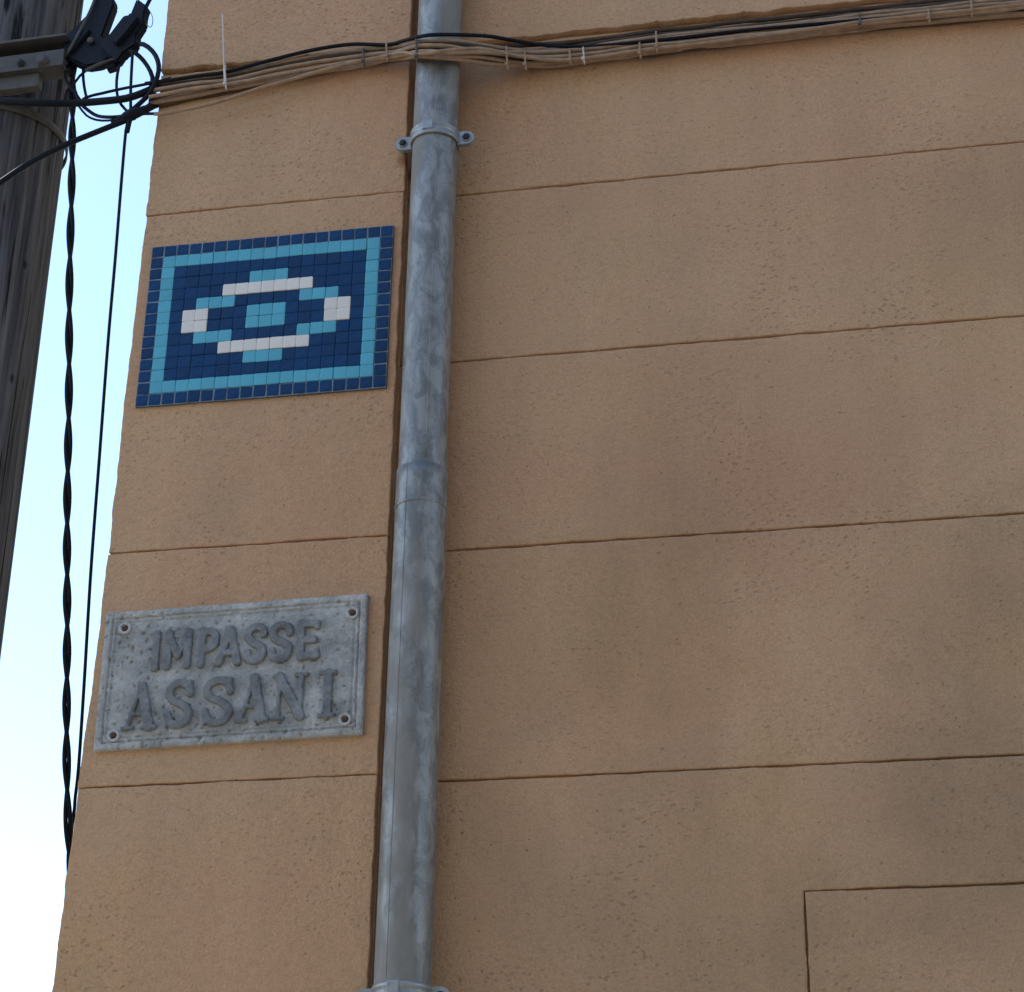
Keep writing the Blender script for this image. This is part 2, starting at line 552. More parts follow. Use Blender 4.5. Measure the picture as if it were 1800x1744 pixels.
# joints of the pilaster and of the wall, heights relative to the mosaic's lower edge
pj = [-3.42, -2.62, -2.05, -1.5, -0.729, -0.293, 0.429, 0.768, 1.25, 1.9, 2.6, 3.4, 3.62]
for k in range(len(pj) - 1):
    a, b = pj[k], pj[k + 1]
    lipped = abs(a - 0.768) < 1e-6
    seen = b > -1.3 and a < 1.2
    panel(XL, XP, H(a) + (0.003 if lipped else G * .8), H(b) - G * .8, -PT - (0.010 if lipped else 0), seed=k * 1.7, fine=0.008 if seen else 0.08,
          rag=(1.6, 1.4, 5 if lipped else 1, 1), flare=True)
wj = [0.075, 0.443, 0.796, 1.2, 1.6, 2.1, 2.6, 3.1, 3.62]
panel(XP - 0.02, XR - 0.02, H(-0.729) + G, H(-0.307) - G, 0, seed=20)
panel(XP - 0.02, XR - 0.02, H(-0.307) + G, H(0.075) - G, 0, seed=21)
for k in range(len(wj) - 1):
    lipped = abs(wj[k] - 0.796) < 1e-6
    panel(XP - 0.02, XR - 0.02, H(wj[k]) + (0.003 if lipped else G), H(wj[k + 1]) - G, -0.012 if lipped else 0, seed=22 + k,
          fine=0.008 if wj[k] < 1.1 else 0.08, rag=(1, 1, 3 if lipped else 1, 1), depth=0.028)
panel(XP - 0.02, XR - 0.02, H(-3.42), H(-0.729) - G, 0, seed=40, cut=(1.1745 - G, H(-0.936) + G))
panel(1.1745 + G, XR - 0.02, H(-3.42), H(-0.936) - G, 0.0006, seed=41)

# ------------------------------------------------------------------ unseen houses behind the camera, added to shape light on the wall
OY = -7.2


def added_house(name, label, x0, x1, h, mat, xs, zs):
    t = empty(name, ((x0 + x1) / 2, OY - 3, 0), label, 'house')
    MB().box(((x0 + x1) / 2, OY - 3, h / 2), (x1 - x0, 6, h)).build('wall', M[mat], t)
    MB().add([(x0 - .1, OY + .4, h), (x1 + .1, OY + .4, h), (x1 + .1, OY - 6.4, h), (x0 - .1, OY - 6.4, h), (x0 - .1, OY - 3, h + 1.3), (x1 + .1, OY - 3, h + 1.3)],
             [(0, 3, 2, 1), (0, 1, 5, 4), (2, 3, 4, 5), (0, 4, 3), (1, 2, 5)]).build('roof', M['roof'], t)
    for wx in xs:
        for wz in zs:
            w_ = MB().box((wx, OY, wz), (1.0, .10, 1.5), ch=.01).build('shutter', M['shutter'], t)
            MB().box((wx, OY + .03, wz - .80), (1.2, .16, .07), ch=.008).build('sill', M['paving'], w_)


added_house('added_cream_house', 'unseen low cream house with grey-green shutters, added across the street for bounce light', -10.0, 1.6, 6.0, 'cream', (-8, -5, -2, .4), (1.6, 4.4))
added_house('added_brown_house', 'unseen taller dark brown house, added beside the cream one to dim the right', 1.85, 14.0, 9.2, 'brown', (3.5, 6.5, 9.5, 12.5), (1.6, 4.4, 7.2))

# ------------------------------------------------------------------ tile mosaic
mos = empty('tile_mosaic', (0.2375, -PT, Z0), 'navy, sky blue and white tile mosaic panel on the corner pilaster', 'mosaic')
TP = 0.025
MB().box((0.2375, -PT - 0.0002, Z0 + 0.175), (0.475, 0.0065, 0.35), ch=0.001).build('grout_bed', M['grout'], mos)


for (cx_, cz_, w_, h_) in ((.2375, .0125, .475, .025), (.2375, .3375, .475, .025), (.0125, .175, .025, .2996), (.4625, .175, .025, .2996)):
    MB().box((cx_, -PT - 0.0012, Z0 + cz_), (w_ - .0006, 0.0095, h_ - .0004), ch=.0006).build('border_grout', M['pale_grout'], mos)


def tile_mesh(name, s, th, mat):
    """square tile with clipped corners and a pillowed edge, front towards -y"""
    h = s / 2
    rings = [(h, 0.0, 0.0014), (h, -th + 0.0007, 0.0014), (h - 0.0007, -th, 0.0016), (h - 0.004, -th - 0.0003, 0.002)]
    V, F = [], []
    for (r, y, c) in rings:
        for (sx, sz) in ((1, 1), (-1, 1), (-1, -1), (1, -1)):
            p = [(sx * r, sz * (r - c)), (sx * (r - c), sz * r)]
            if sx * sz < 0: p.reverse()
            V += [(q[0], y, q[1]) for q in p]
    for i in range(3):
        for k in range(8):
            F.append((i * 8 + k, i * 8 + (k + 1) % 8, (i + 1) * 8 + (k + 1) % 8, (i + 1) * 8 + k))
    F.append(tuple(24 + k for k in range(8)))
    me = mesh_from(name, V, F)
    bm = bmesh.new(); bm.from_mesh(me)
    bmesh.ops.recalc_face_normals(bm, faces=bm.faces)
    bm.to_mesh(me); bm.free()
    me.materials.append(mat)
    return me


T_EDGE = tile_mesh('tile', 0.0228, 0.0038, M['tile_navy'])
T_NAVY = tile_mesh('tile', 0.0249, 0.0036, M['tile_navy'])
T_SKY = tile_mesh('tile', 0.0248, 0.0042, M['tile_sky'])
T_WHITE = tile_mesh('tile', 0.0247, 0.0052, M['tile_white'])
# a plain stepped lozenge of bars: the panel's own figure is not copied
MOTIF = [".....LLL.....",
         "...WWWWWWW...",
         ".LLL.....LLL.",
         "WW...LLL...WW",
         "WW...LLL...WW",
         ".LLL.....LLL.",
         "...WWWWWWW...",
         ".....LLL....."]
rt = random.Random(3)
for j in range(14):
    for i in range(19):
        edge = i in (0, 18) or j in (0, 13)
        frame = not edge and (i in (1, 17) or j in (1, 12))
        me = T_EDGE if edge else T_SKY if frame else T_NAVY
        if not edge and not frame:
            r_, c_ = 10 - j, i - 3             # row 0 of MOTIF is the second row under the frame
            if 0 <= r_ < 8 and 0 <= c_ < 13:
                ch = MOTIF[r_][c_]
                me = T_SKY if ch == 'L' else T_WHITE if ch == 'W' else T_NAVY
        o = link('tile', me, None, mos)
        o.location = ((i + 0.5) * TP - 0.2375 + rt.uniform(-.0004, .0004), -0.0028 + rt.uniform(-.0003, .0002), (j + 0.5) * TP + rt.uniform(-.0004, .0004))
        o.rotation_euler = (R(rt.uniform(-1.3, 1.3)), R(rt.uniform(-1.2, 1.2)), R(rt.uniform(-1.3, 1.3)))

# ------------------------------------------------------------------ cast street-name plate
SW, SH = 0.470, 0.254
sign = empty('street_name_sign', (-0.005, -PT, Z0 - 0.667), 'weathered grey cast street sign reading IMPASSE ASSANI', 'sign')
sign.rotation_euler = (0, R(-0.8), 0)


def vnoise(x, z, s, seed):
    return noise.noise(Vector((x * s, seed, z * s)))


def plate_h(x, z):
    """relief of the plate (metres in front of its back): moulded rim, flat field, wear"""
    e = min(x, SW - x, z, SH - z)
    e += vnoise(x, z, 60, 1) * 0.0009
    h = 0.0085
    if e < 0.0115: h = 0.0106 if e > 0.002 else 0.009
    elif e < 0.0145: h = 0.0068
    elif e < 0.0195: h = 0.0096
    elif e < 0.022: h = 0.0072
    h += vnoise(x, z, 14, 5) * 0.0006 + vnoise(x, z, 70, 7) * 0.0005
    p = vnoise(x, z, 120, 9)
    lo = 0.30 if (x < .12 or z < .06) else 0.45
    if p > lo: h -= (p - lo) * 0.012
    return h


def grid_relief(name, x0, x1, z0, z1, step, hfun, keep, mat, parent, base):
    nx, nz = int((x1 - x0) / step) + 1, int((z1 - z0) / step) + 1
    hs = [[hfun(x0 + i * step, z0 + j * step) for i in range(nx)] for j in range(nz)]
    idx, V, F, edge = {}, [], [], {}
    for j in range(nz - 1):
        for i in range(nx - 1):
            q = [(i, j), (i + 1, j), (i + 1, j + 1), (i, j + 1)]
            if keep and max(hs[b][a] for a, b in q) <= keep: continue
            f = []
            for (a, b) in q:
                if (a, b) not in idx:
                    idx[(a, b)] = len(V)
                    V.append((x0 + a * step, -hs[b][a], z0 + b * step))
                f.append(idx[(a, b)])
            F.append(tuple(f))
            for a, b in zip(f, f[1:] + f[:1]):
                if (b, a) in edge: del edge[(b, a)]
                else: edge[(a, b)] = 1
    back = {}
    for (a, b) in edge:
        for q in (a, b):
            if q not in back:
                back[q] = len(V); V.append((V[q][0], base, V[q][2]))
        F.append((b, a, back[a], back[b]))
    return link(name, mesh_from(name, V, F, True), mat, parent)


grid_relief('plate', 0, SW, 0, SH, 0.0018, plate_h, None, M['cement'], sign, 0.002)

# letters as strokes in a unit box: (points, width factor list)
S_SANS = [(.93, .74), (.84, .90), (.5, .97), (.14, .87), (.10, .68), (.32, .55), (.68, .45), (.90, .32), (.86, .12), (.5, .03), (.14, .10), (.06, .27)]
S_SER = [(.90, .72), (.80, .90), (.5, .975), (.18, .88), (.12, .70), (.34, .56), (.66, .46), (.88, .30), (.80, .10), (.5, .025), (.2, .10), (.08, .28)]


def densify(p, n=5):
    return [(q.x, q.y) for q in spline([(a, b, 0) for a, b in p], 0.06)]


def strokes(ch, serif):
    if not serif:
        b = 1.0
        return {
            'I': [([(.5, .03), (.5, .97)], b)],
            'M': [([(.12, .03), (.12, .97)], b), ([(.88, .03), (.88, .97)], b), ([(.12, .93), (.5, .30)], b * .9), ([(.5, .30), (.88, .93)], b * .9)],
            'P': [([(.16, .03), (.16, .97)], b), (densify([(.16, .93), (.6, .93), (.86, .82), (.86, .58), (.6, .46), (.16, .46)]), b)],
            'A': [([(.08, .03), (.46, .95)], b), ([(.54, .95), (.92, .03)], b), ([(.25, .30), (.75, .30)], b * .85)],
            'S': [(densify(S_SANS), b)],
            'E': [([(.16, .03), (.16, .97)], b), ([(.16, .94), (.92, .94)], b), ([(.16, .5), (.78, .5)], b), ([(.16, .06), (.92, .06)], b),
                  ([(.92, .94), (.92, .84)], .7), ([(.92, .06), (.92, .17)], .7)],
        }[ch]
    t, k = 0.55, 1.25
    return {
        'A': [([(.14, .04), (.50, .97)], t), ([(.50, .97), (.82, .04)], k), ([(.26, .33), (.70, .33)], t),
              ([(.0, .025), (.30, .025)], t), ([(.62, .025), (1.0, .025)], t)],
        'S': [(densify(S_SER), 1.0), ([(.90, .70), (.90, .98)], t), ([(.08, .02), (.08, .30)], t)],
        'N': [([(.16, .04), (.16, .96)], t * 1.1), ([(.14, .97), (.84, .05)], k), ([(.84, .05), (.84, .96)], t * 1.1),
              ([(.0, .025), (.32, .025)], t), ([(.0, .975), (.20, .975)], t), ([(.68, .975), (1.0, .975)], t)],
        'I': [([(.5, .04), (.5, .96)], k), ([(.08, .025), (.92, .025)], t), ([(.08, .975), (.92, .975)], t)],
    }[ch]


def letter(ch, x0, z0, x1, z1, serif, width, hgt, seed):
    w, h = x1 - x0, z1 - z0
    segs = []
    for (pts, f) in strokes(ch, serif):
        P = [(x0 + a * w, z0 + b * h) for a, b in pts]
        for k in range(len(P) - 1):
            segs.append((P[k][0], P[k][1], P[k + 1][0], P[k + 1][1], f * width / 2))
    A = np.array(segs)

    def hf(x, z):
        dx, dz = A[:, 2] - A[:, 0], A[:, 3] - A[:, 1]
        L = dx * dx + dz * dz + 1e-12
        t = np.clip(((x - A[:, 0]) * dx + (z - A[:, 1]) * dz) / L, 0, 1)
        d = np.hypot(x - A[:, 0] - t * dx, z - A[:, 1] - t * dz) - A[:, 4]
        d = float(d.min()) + vnoise(x, z, 90, seed) * 0.0012 + vnoise(x, z, 260, seed) * 0.0005
        v = min(1.0, max(0.0, -d / 0.0016 + 0.35))
        v = v * v * (3 - 2 * v)
        return 0.0078 + v * (hgt + vnoise(x, z, 40, seed + 2) * 0.0009) + vnoise(x, z, 150, 3) * 0.0003
    m = 0.006
    return grid_relief('letter', x0 - m, x1 + m, z0 - m, z1 + m, 0.00125, hf, 0.0095, M['letter'], sign, -0.006)


for n_, (ch, x0, x1) in enumerate([('I', .088, .106), ('M', .114, .160), ('P', .174, .208), ('A', .209, .248), ('S', .259, .292), ('S', .303, .338), ('E', .350, .387)]):
    letter(ch, x0, .142, x1, .2085, False, 0.0140, 0.0068, n_ * 3.3)
for n_, (ch, x0, x1) in enumerate([('A', .049, .106), ('S', .123, .170), ('S', .189, .241), ('A', .250, .304), ('N', .313, .370), ('I', .392, .421)]):
    letter(ch, x0, .034, x1, .1145, True, 0.0138, 0.0068, 40 + n_ * 3.3)
for (bx, bz) in ((.037, .222), (.445, .2195), (.034, .0245), (.439, .027)):
    b = MB().lathe([(0.0118, 0.004), (0.0115, 0.0115), (0.0095, 0.0125), (0.0068, 0.0120), (0.0062, 0.0085)], (0, 0, 0), '-y', 20)
    me = bpy.data.meshes.new('screw_boss'); me.from_pydata([tuple(p) for p in b.v], [], b.f); me.update()
    me.polygons.foreach_set('use_smooth', [True] * len(me.polygons))
    ob = link('screw_boss', me, M['cement'], sign)
    ob.location = (bx, 0, bz)
    s = MB().lathe([(0.0052, 0.008), (0.0052, 0.0102), (0.0036, 0.0118), (0.0012, 0.0121)], (0, 0, 0), '-y', 12)
    me = bpy.data.meshes.new('screw'); me.from_pydata([tuple(p) for p in s.v], [], s.f); me.update()
    link('screw', me, M['rust'], ob)

# ------------------------------------------------------------------ drainpipe
PX, PY, PR = 0.5505, -0.065, 0.0428
pipe = empty('drainpipe', (PX, PY, 0.13), 'galvanised grey drainpipe running down beside the pilaster', 'drainpipe')


def pipe_run(z0, z1, r0, r1, name='pipe_section', wob=0.0004):
    mb = MB()
    n, V, F = 56, [], []
    N = max(2, int((z1 - z0) / 0.02))
    for j in range(N + 1):
        z = z0 + (z1 - z0) * j / N
        for k in range(n):
            a = 2 * math.pi * k / n
            r = r0 + (r1 - r0) * j / N + noise.noise(Vector((math.cos(a) * 2, math.sin(a) * 2, z * 6))) * wob
            V.append((PX + r * math.cos(a), PY + r * math.sin(a), z))
    for j in range(N):
        for k in range(n):
            F.append((j * n + k, j * n + (k + 1) % n, (j + 1) * n + (k + 1) % n, (j + 1) * n + k))
    for ring, rr in ((0, r0 - .002), (N, r1 - .002)):
        o = len(V)
        for k in range(n):
            a = 2 * math.pi * k / n
            V.append((PX + rr * math.cos(a), PY + rr * math.sin(a), z0 if ring == 0 else z1))
        for k in range(n):
            q = (ring * n + k, ring * n + (k + 1) % n, o + (k + 1) % n, o + k)
            F.append(q if ring else q[::-1])
    mb.add(V, F, True)
    return mb.build(name, M['zinc'], pipe)


ZJ = H(-0.184)
pipe_run(ZJ - 0.06, H(1.9), PR - 0.0006, PR, wob=0.0005)
low = pipe_run(H(-2.1), ZJ, PR + 0.0018, PR + 0.0022)
for (za, zb_, an) in ((H(-2.1), ZJ - .002, R(-112)), (ZJ + .01, H(1.85), R(-70))):
    pts_ = []
    for i in range(60):
        z = za + (zb_ - za) * i / 59
        rr_ = PR + (0.0019 if zb_ < ZJ else -0.0002)
        pts_.append((PX + rr_ * math.cos(an), PY + rr_ * math.sin(an), z))
    MB().tube(pts_, 0.0011, 6).build('lap_seam', M['zinc'], pipe)
pipe_run(0.13, H(-2.1) + 0.05, PR + 0.002, PR + 0.002)
pipe_run(H(1.85), TOP - 0.05, PR + 0.001, PR + 0.001)
# soldered lap on the lower section
MB().lathe([(PR + 0.0012, -0.077), (PR + 0.0036, -0.074), (PR + 0.0036, -0.070), (PR + 0.0012, -0.067)], (PX, PY, ZJ), n=56, closed=True).build('seam_bead', M['zinc'], pipe)


def pipe_clip(z):
    ring = MB()
    prof = [(PR + .0005, -.013), (PR + .0035, -.0135), (PR + .0050, -.0105), (PR + .0050, -.0060), (PR + .0028, -.0045), (PR + .0028, .0045),
            (PR + .0050, .0060), (PR + .0050, .0105), (PR + .0035, .0135), (PR + .0005, .013)]
    ring.lathe(prof, (PX, PY, z), n=56, closed=True)
    c = ring.build('pipe_clip', M['zinc_clip'], pipe)
    MB().box((PX - 0.004, PY - PR - 0.0035, z + 0.004), (0.020, 0.006, 0.020), ch=0.0015).build('clip_catch', M['zinc_clip'], c)
    for s in (-1, 1):
        lx = PX + s * (PR + 0.019)
        V, F = [], []
        n = 22
        out = []
        for k in range(n):
            a = -math.pi / 2 + math.pi * k / (n - 1)
            out.append((math.cos(a) * 0.0145, math.sin(a) * 0.0145))
        out += [(-0.018, 0.0145), (-0.018, -0.0145)]
        for yy in (-0.005, 0.005):
            V += [(lx + s * a, PY + 0.002 + yy, z - 0.002 + b) for a, b in out]
        m = len(out)
        F = [tuple(range(m)), tuple(range(2 * m - 1, m - 1, -1))] + [(k, k + m, (k + 1) % m + m, (k + 1) % m) for k in range(m)]
        lug = MB().add(V, F).build('lug', M['zinc_clip'], c)
        MB().lathe([(0.0088, 0.0), (0.0086, 0.0025), (0.0072, 0.003), (0.0070, 0.0025), (0.0068, 0.0012)], (lx, PY - 0.003, z - 0.002), '-y', 20).build('washer', M['zinc_clip'], c)
        MB().lathe([(0.0062, 0.0), (0.0062, 0.0055), (0.0050, 0.0065)], (lx, PY - 0.003, z - 0.002), '-y', 6).build('bolt', M['bolt'], c)
    # wall stud behind the clip
    MB().tube([(PX, PY + PR - 0.002, z), (PX, 0.02, z)], 0.005).build('wall_stud', M['bolt'], c)
    return c


for z in (H(0.528), H(-1.098), H(-2.3)):
    pipe_clip(z)

# ------------------------------------------------------------------ painted cable bundle across the facade
bundle = empty('cable_bundle', tuple(at(500, 125, -PT)), 'bundle of beige painted cables strung across the facade and drainpipe', 'cables')


def depth_at(px, lift, bump=0.0):
    """distance in front of the facade: over the pilaster, out round the pipe, back to the wall"""
    pts = [(200, -PT), (660, -PT), (715, -0.072), (740, -0.106), (768, -0.113), (796, -0.106), (835, -0.055), (900, -0.016), (1000, -0.004), (1900, -0.004)]
    for (a, ya), (b, yb) in zip(pts, pts[1:]):
        if px <= b:
            t = max(0, (px - a) / (b - a)); t = t * t * (3 - 2 * t)
            return ya + (yb - ya) * t - lift
    return -lift


def run(pts, rad, mat, name, parent, lift, n=10, step=0.012):
    P = [at(x, y, depth_at(x, lift)) for x, y in pts]
    S = spline(P, step)
    rr = [rad * (1 + 0.14 * noise.noise(p * 45)) for p in S]
    S = [p + Vector((0, noise.noise(p * 9 + Vector((lift * 900, 0, 0))) * .003, noise.noise(p * 11 + Vector((0, lift * 900, 3))) * .0028)) for p in S]
    return MB().tube(S, rr, n).build(name, mat, parent)


cables = [
    # (route in photo positions, radius, lift)
    ([(262, 150), (330, 140), (400, 132), (483, 114), (560, 99), (640, 89), (700, 83), (735, 74), (790, 72), (850, 79), (920, 88), (1000, 86), (1155, 66), (1330, 48), (1511, 27), (1700, 6), (1880, -10)], .0042, .012),
    ([(264, 160), (330, 149), (400, 141), (483, 123), (560, 109), (640, 98), (700, 91), (735, 82), (790, 81), (850, 92), (920, 93), (1000, 90), (1155, 71), (1330, 53), (1511, 33), (1700, 13), (1880, -3)], .0044, .022),
    ([(262, 171), (320, 159), (400, 149), (483, 133), (560, 119), (640, 107), (700, 97), (735, 91), (790, 93), (850, 93), (920, 99), (1000, 98), (1155, 80), (1330, 61), (1511, 43), (1700, 23), (1880, 8)], .0042, .026),
    ([(262, 184), (320, 172), (400, 157), (483, 142), (560, 127), (640, 115), (700, 102), (735, 98), (790, 99), (850, 102), (920, 110), (1000, 107), (1155, 90), (1330, 69), (1511, 48), (1700, 31), (1880, 16)], .0044, .012),
    ([(272, 201), (290, 200), (310, 196), (365, 184), (420, 168), (480, 150), (540, 130), (600, 114), (650, 104), (700, 95), (735, 95), (790, 88), (850, 85), (920, 101), (1000, 104), (1155, 86), (1330, 64), (1511, 39), (1700, 18), (1880, 2)], .0038, .030),
    ([(272, 180), (340, 164), (400, 152), (480, 137), (560, 123), (640, 111), (690, 104), (735, 101), (790, 103), (850, 113), (920, 117), (1000, 113), (1155, 94), (1330, 73), (1511, 52), (1700, 34), (1880, 20)], .0040, .007),
]
for pts_, rd, lf in [
    ([(262, 156), (330, 145), (400, 137), (483, 119), (560, 104), (640, 93), (700, 87), (735, 79), (790, 77), (850, 84), (900, 82), (945, 79), (1030, 71), (1155, 55), (1330, 36), (1511, 17), (1700, -4), (1880, -20)], .0046, .010),
    ([(262, 178), (330, 165), (400, 152), (483, 137), (560, 122), (640, 109), (700, 99), (735, 94), (790, 96), (850, 98), (920, 105), (1000, 103), (1155, 85), (1330, 66), (1511, 46), (1700, 27), (1880, 12)], .0044, .006),
    ([(280, 188), (340, 174), (420, 158), (500, 141), (580, 124), (650, 113), (700, 104), (735, 103), (790, 104), (850, 108), (920, 113), (1000, 110), (1155, 95), (1330, 74), (1511, 53), (1700, 35), (1880, 21)], .0042, .005),
    ([(700, 90), (735, 86), (790, 85), (850, 88), (920, 91), (1000, 82), (1155, 63), (1330, 44), (1511, 24), (1700, 3), (1880, -13)], .0046, .008)]:
    run(pts_, rd, M['gap_shade'], 'cable', bundle, lf)  # extra dark cables whose colour stands for shade in the gaps
for c_ in cables:
    run(c_[0], c_[1], M['painted'], 'cable', bundle, c_[2])
# painted flat strip between the cables
MB().box(at(590, 96, -PT - .006), (0.12, 0.006, 0.012), Matrix.Rotation(R(-4), 3, 'Y'), 0.002).build('conduit_strip', M['painted'], bundle)


def tie(px, y0, y1, mat, tail=None, lift=0.031, name='cable_tie', w=.0022):
    """strap looped round the bundle with its locking head"""
    ya, yb = min(y0, y1), max(y0, y1)
    front = depth_at(px, lift + 0.006)
    backd = depth_at(px, 0.001)
    a, b = at(px, ya, front), at(px + 2, yb, front)
    c, d = at(px + 2, yb + 3, backd), at(px, ya - 3, backd)
    loop = spline([d, a + Vector((0, .004, .003)), a, (a + b) / 2, b, b + Vector((0, .004, -.003)), c], 0.004)
    mb = MB().tube(loop, w, 6)
    head = at(px, yb - 5, front - 0.002)
    mb.box(head, (.0065, .006, .0065), None, .001)
    o = mb.build(name, mat, bundle)
    if tail:
        MB().tube(spline([head + Vector((0, 0, .002))] + [at(x, y, Y) for x, y, Y in tail], 0.01), 0.0019, 6).build('tie_tail', mat, o)
    return o


tie(395, 118, 152, M['tie_white'], [(394, 118, -PT - .028), (393, 80, -PT - .03), (391, 25, -PT - .034)])
tie(679, 78, 103, M['painted'])
tie(638, 88, 112, M['tie_dark'])
tie(731, 70, 103, M['tie_dark'])
tie(890, 84, 118, M['painted']); tie(922, 90, 118, M['painted']); tie(1001, 88, 110, M['painted'])
tie(1025, 84, 108, M['tie_white'], w=.0018); tie(1124, 76, 98, M['painted']); tie(1153, 58, 86, M['painted'])
tie(1511, 26, 46, M['tie_dark']); tie(1632, 18, 36, M['painted']); tie(1707, 2, 24, M['painted'])

# the one unpainted cable on top of the bundle
bl = [(255, 147), (300, 141), (350, 133), (400, 126), (483, 104), (550, 88), (617, 78), (680, 79), (705, 73), (735, 65), (770, 61), (850, 63), (890, 69), (945, 78), (1030, 82), (1155, 71), (1330, 52), (1511, 36), (1700, 22), (1880, 12)]
o = MB().tube(spline([at(x, y, depth_at(x, .024)) for x, y in bl]), .0038, 10)
root = empty('black_cable', tuple(at(500, 100, -PT)), 'unpainted black cable lying along the top of the beige bundle', 'cable')
o.build('sheath', M['black'], root)

# ------------------------------------------------------------------ wooden utility pole
PCX, PCY = -0.428, 0.10
pole = empty('utility_pole', (PCX, PCY, 0), 'dark weathered wooden utility pole at the left edge', 'utility pole')
V, F = [], []
n, N = 96, 170
for j in range(N + 1):
    z = -0.05 + 7.6 * j / N
    rb = 0.1545 - 0.0052 * z
    for k in range(n):
        a = 2 * math.pi * k / n
        ca, sa = math.cos(a), math.sin(a)
        gr = noise.noise(Vector((ca * 7, sa * 7, z * 0.5))) * 0.0035 + noise.noise(Vector((ca * 22, sa * 22, z * 1.1))) * 0.0022
        ck = noise.noise(Vector((ca * 13 + 9, sa * 13, z * 0.35)))
        if ck < -0.42: gr -= (-0.42 - ck) * 0.03
        r = rb + gr
        V.append((PCX + r * ca + 0.003 * math.sin(z * .9), PCY + r * sa, z))
for j in range(N):
    for k in range(n):
        F.append((j * n + k, j * n + (k + 1) % n, (j + 1) * n + (k + 1) % n, (j + 1) * n + k))
F.append(tuple(range(n - 1, -1, -1))); F.append(tuple(N * n + k for k in range(n)))
MB().add(V, F, True).build('shaft', M['wood'], pole)

FY = PCY - 0.165               # plane of the fittings on the pole's face
ztop = at(60, 78, FY).z; zmid = at(60, 98, FY).z; zlow = at(60, 124, FY).z
bx0, bx1 = PCX - 0.16, at(116, 100, FY).x
tilt = Matrix.Rotation(R(-1.5), 3, 'Y')
arm = MB()
arm.box(((bx0 + bx1) / 2, FY + 0.012, ztop), (bx1 - bx0, 0.055, 0.006), tilt, .0012)
arm.box(((bx0 + bx1) / 2, FY + 0.034, (ztop + zlow) / 2), (bx1 - bx0, 0.007, ztop - zlow), tilt, .0012)
arm.box(((bx0 + bx1) / 2, FY - 0.004, (zmid + zlow) / 2 - .001), (bx1 - bx0 - .004, 0.007, zmid - zlow), tilt, .0012)
arm.box(((bx0 + bx1) / 2, FY + 0.014, zlow - .001), (bx1 - bx0 - .002, 0.045, 0.006), tilt, .0012)
bracket = arm.build('steel_bracket', M['steel'], pole)
for (px, py, rr) in ((75, 108, .0115), (37, 112, .0065)):
    c = at(px, py, FY - .0075)
    MB().lathe([(rr * 1.25, 0), (rr * 1.25, .003), (rr, .0035), (rr, .009), (rr * .75, .0105)], c, '-y', 6 if rr > .01 else 16).build('bolt', M['steel'] if rr > .01 else M['bolt'], bracket)
zb = at(40, 143, FY).z
MB().box((PCX + .045, PCY - .150, zb + .004), (0.20, 0.02, 0.034), tilt, .002).build('backing_plate', M['steel'], pole)
bandr = .1545 - .0052 * zb + .0035
zb2 = at(30, 160, FY).z
band = MB().lathe([(bandr - .002, -.009), (bandr + .002, -.009), (bandr + .002, .009), (bandr - .002, .009)], (PCX, PCY, zb2), n=64, closed=True).build('steel_band', M['steel'], pole)
MB().box(at(14, 158, PCY - bandr - .006), (0.055, 0.012, 0.022), tilt, .002).build('band_buckle', M['zinc_clip'], band)


# ------------------------------------------------------------------ anchoring clamps and black cables by the pole
def slab(outline, y0, y1, ch=0.004):
    """bevelled solid with the given photo-plane outline between two depths"""
    bm = bmesh.new()
    vs = [bm.verts.new(at(x, y, y0)) for x, y in outline]
    f = bm.faces.new(vs)
    ex = bmesh.ops.extrude_face_region(bm, geom=[f])
    for q in ex['geom']:
        if isinstance(q, bmesh.types.BMVert): q.co.y = y1
    bmesh.ops.recalc_face_normals(bm, faces=bm.faces)
    bmesh.ops.bevel(bm, geom=bm.edges[:], offset=ch, segments=2, affect='EDGES')
    bm.verts.index_update()
    v = [q.co.copy() for q in bm.verts]; f = [tuple(q.index for q in p.verts) for p in bm.faces]
    bm.free()
    return v, f


CY = -0.06
ca_ = empty('anchor_clamp', tuple(at(150, 60, CY)), 'black cable anchor clamp fixed to the pole bracket, nearer the pole', 'cable clamp', 'anchor clamps beside the pole')
MB().add(*slab([(168, -6), (152, 24), (138, 38), (120, 56), (110, 66), (109, 96), (122, 104), (150, 116), (176, 112), (198, 97), (192, 76), (180, 62), (201, 5), (199, -6)], CY, CY + .026)).build('wedge_body', M['clamp'], ca_)
MB().add(*slab([(150, 46), (128, 66), (116, 84), (124, 92), (140, 74), (158, 52)], CY - .008, CY + .01, .002)).build('side_rib', M['clamp'], ca_)
MB().lathe([(.007, 0), (.007, .006), (.004, .008)], at(160, 73, CY - .002), '-y', 14).build('bolt', M['steel'], ca_)
MB().tube(spline([at(196, -60, CY + .016), at(184, -20, CY + .016), at(172, 12, CY + .016)]), .010).build('cable_tail', M['black'], ca_)
MB().tube(spline([at(180, -40, CY + .0), at(162, 10, CY - .006), at(144, 48, CY - .010), at(122, 88, CY - .008), at(112, 104, CY + .006)]), .0028).build('bail_wire', M['steel'], ca_)
cb_ = empty('anchor_clamp', tuple(at(225, 60, CY)), 'black cable anchor clamp beside the building corner, wedge pointing up right', 'cable clamp', 'anchor clamps beside the pole')
MB().add(*slab([(240, -6), (228, 24), (216, 26), (190, 60), (178, 66), (176, 86), (190, 100), (206, 108), (217, 92), (239, 78), (240, 60), (245, 52), (253, 40), (254, 22), (259, 8), (247, 2)], CY - .008, CY + .018)).build('wedge_body', M['clamp'], cb_)
MB().add(*slab([(236, 22), (214, 44), (196, 70), (204, 76), (222, 56), (242, 30)], CY - .02, CY, .002)).build('side_rib', M['clamp'], cb_)
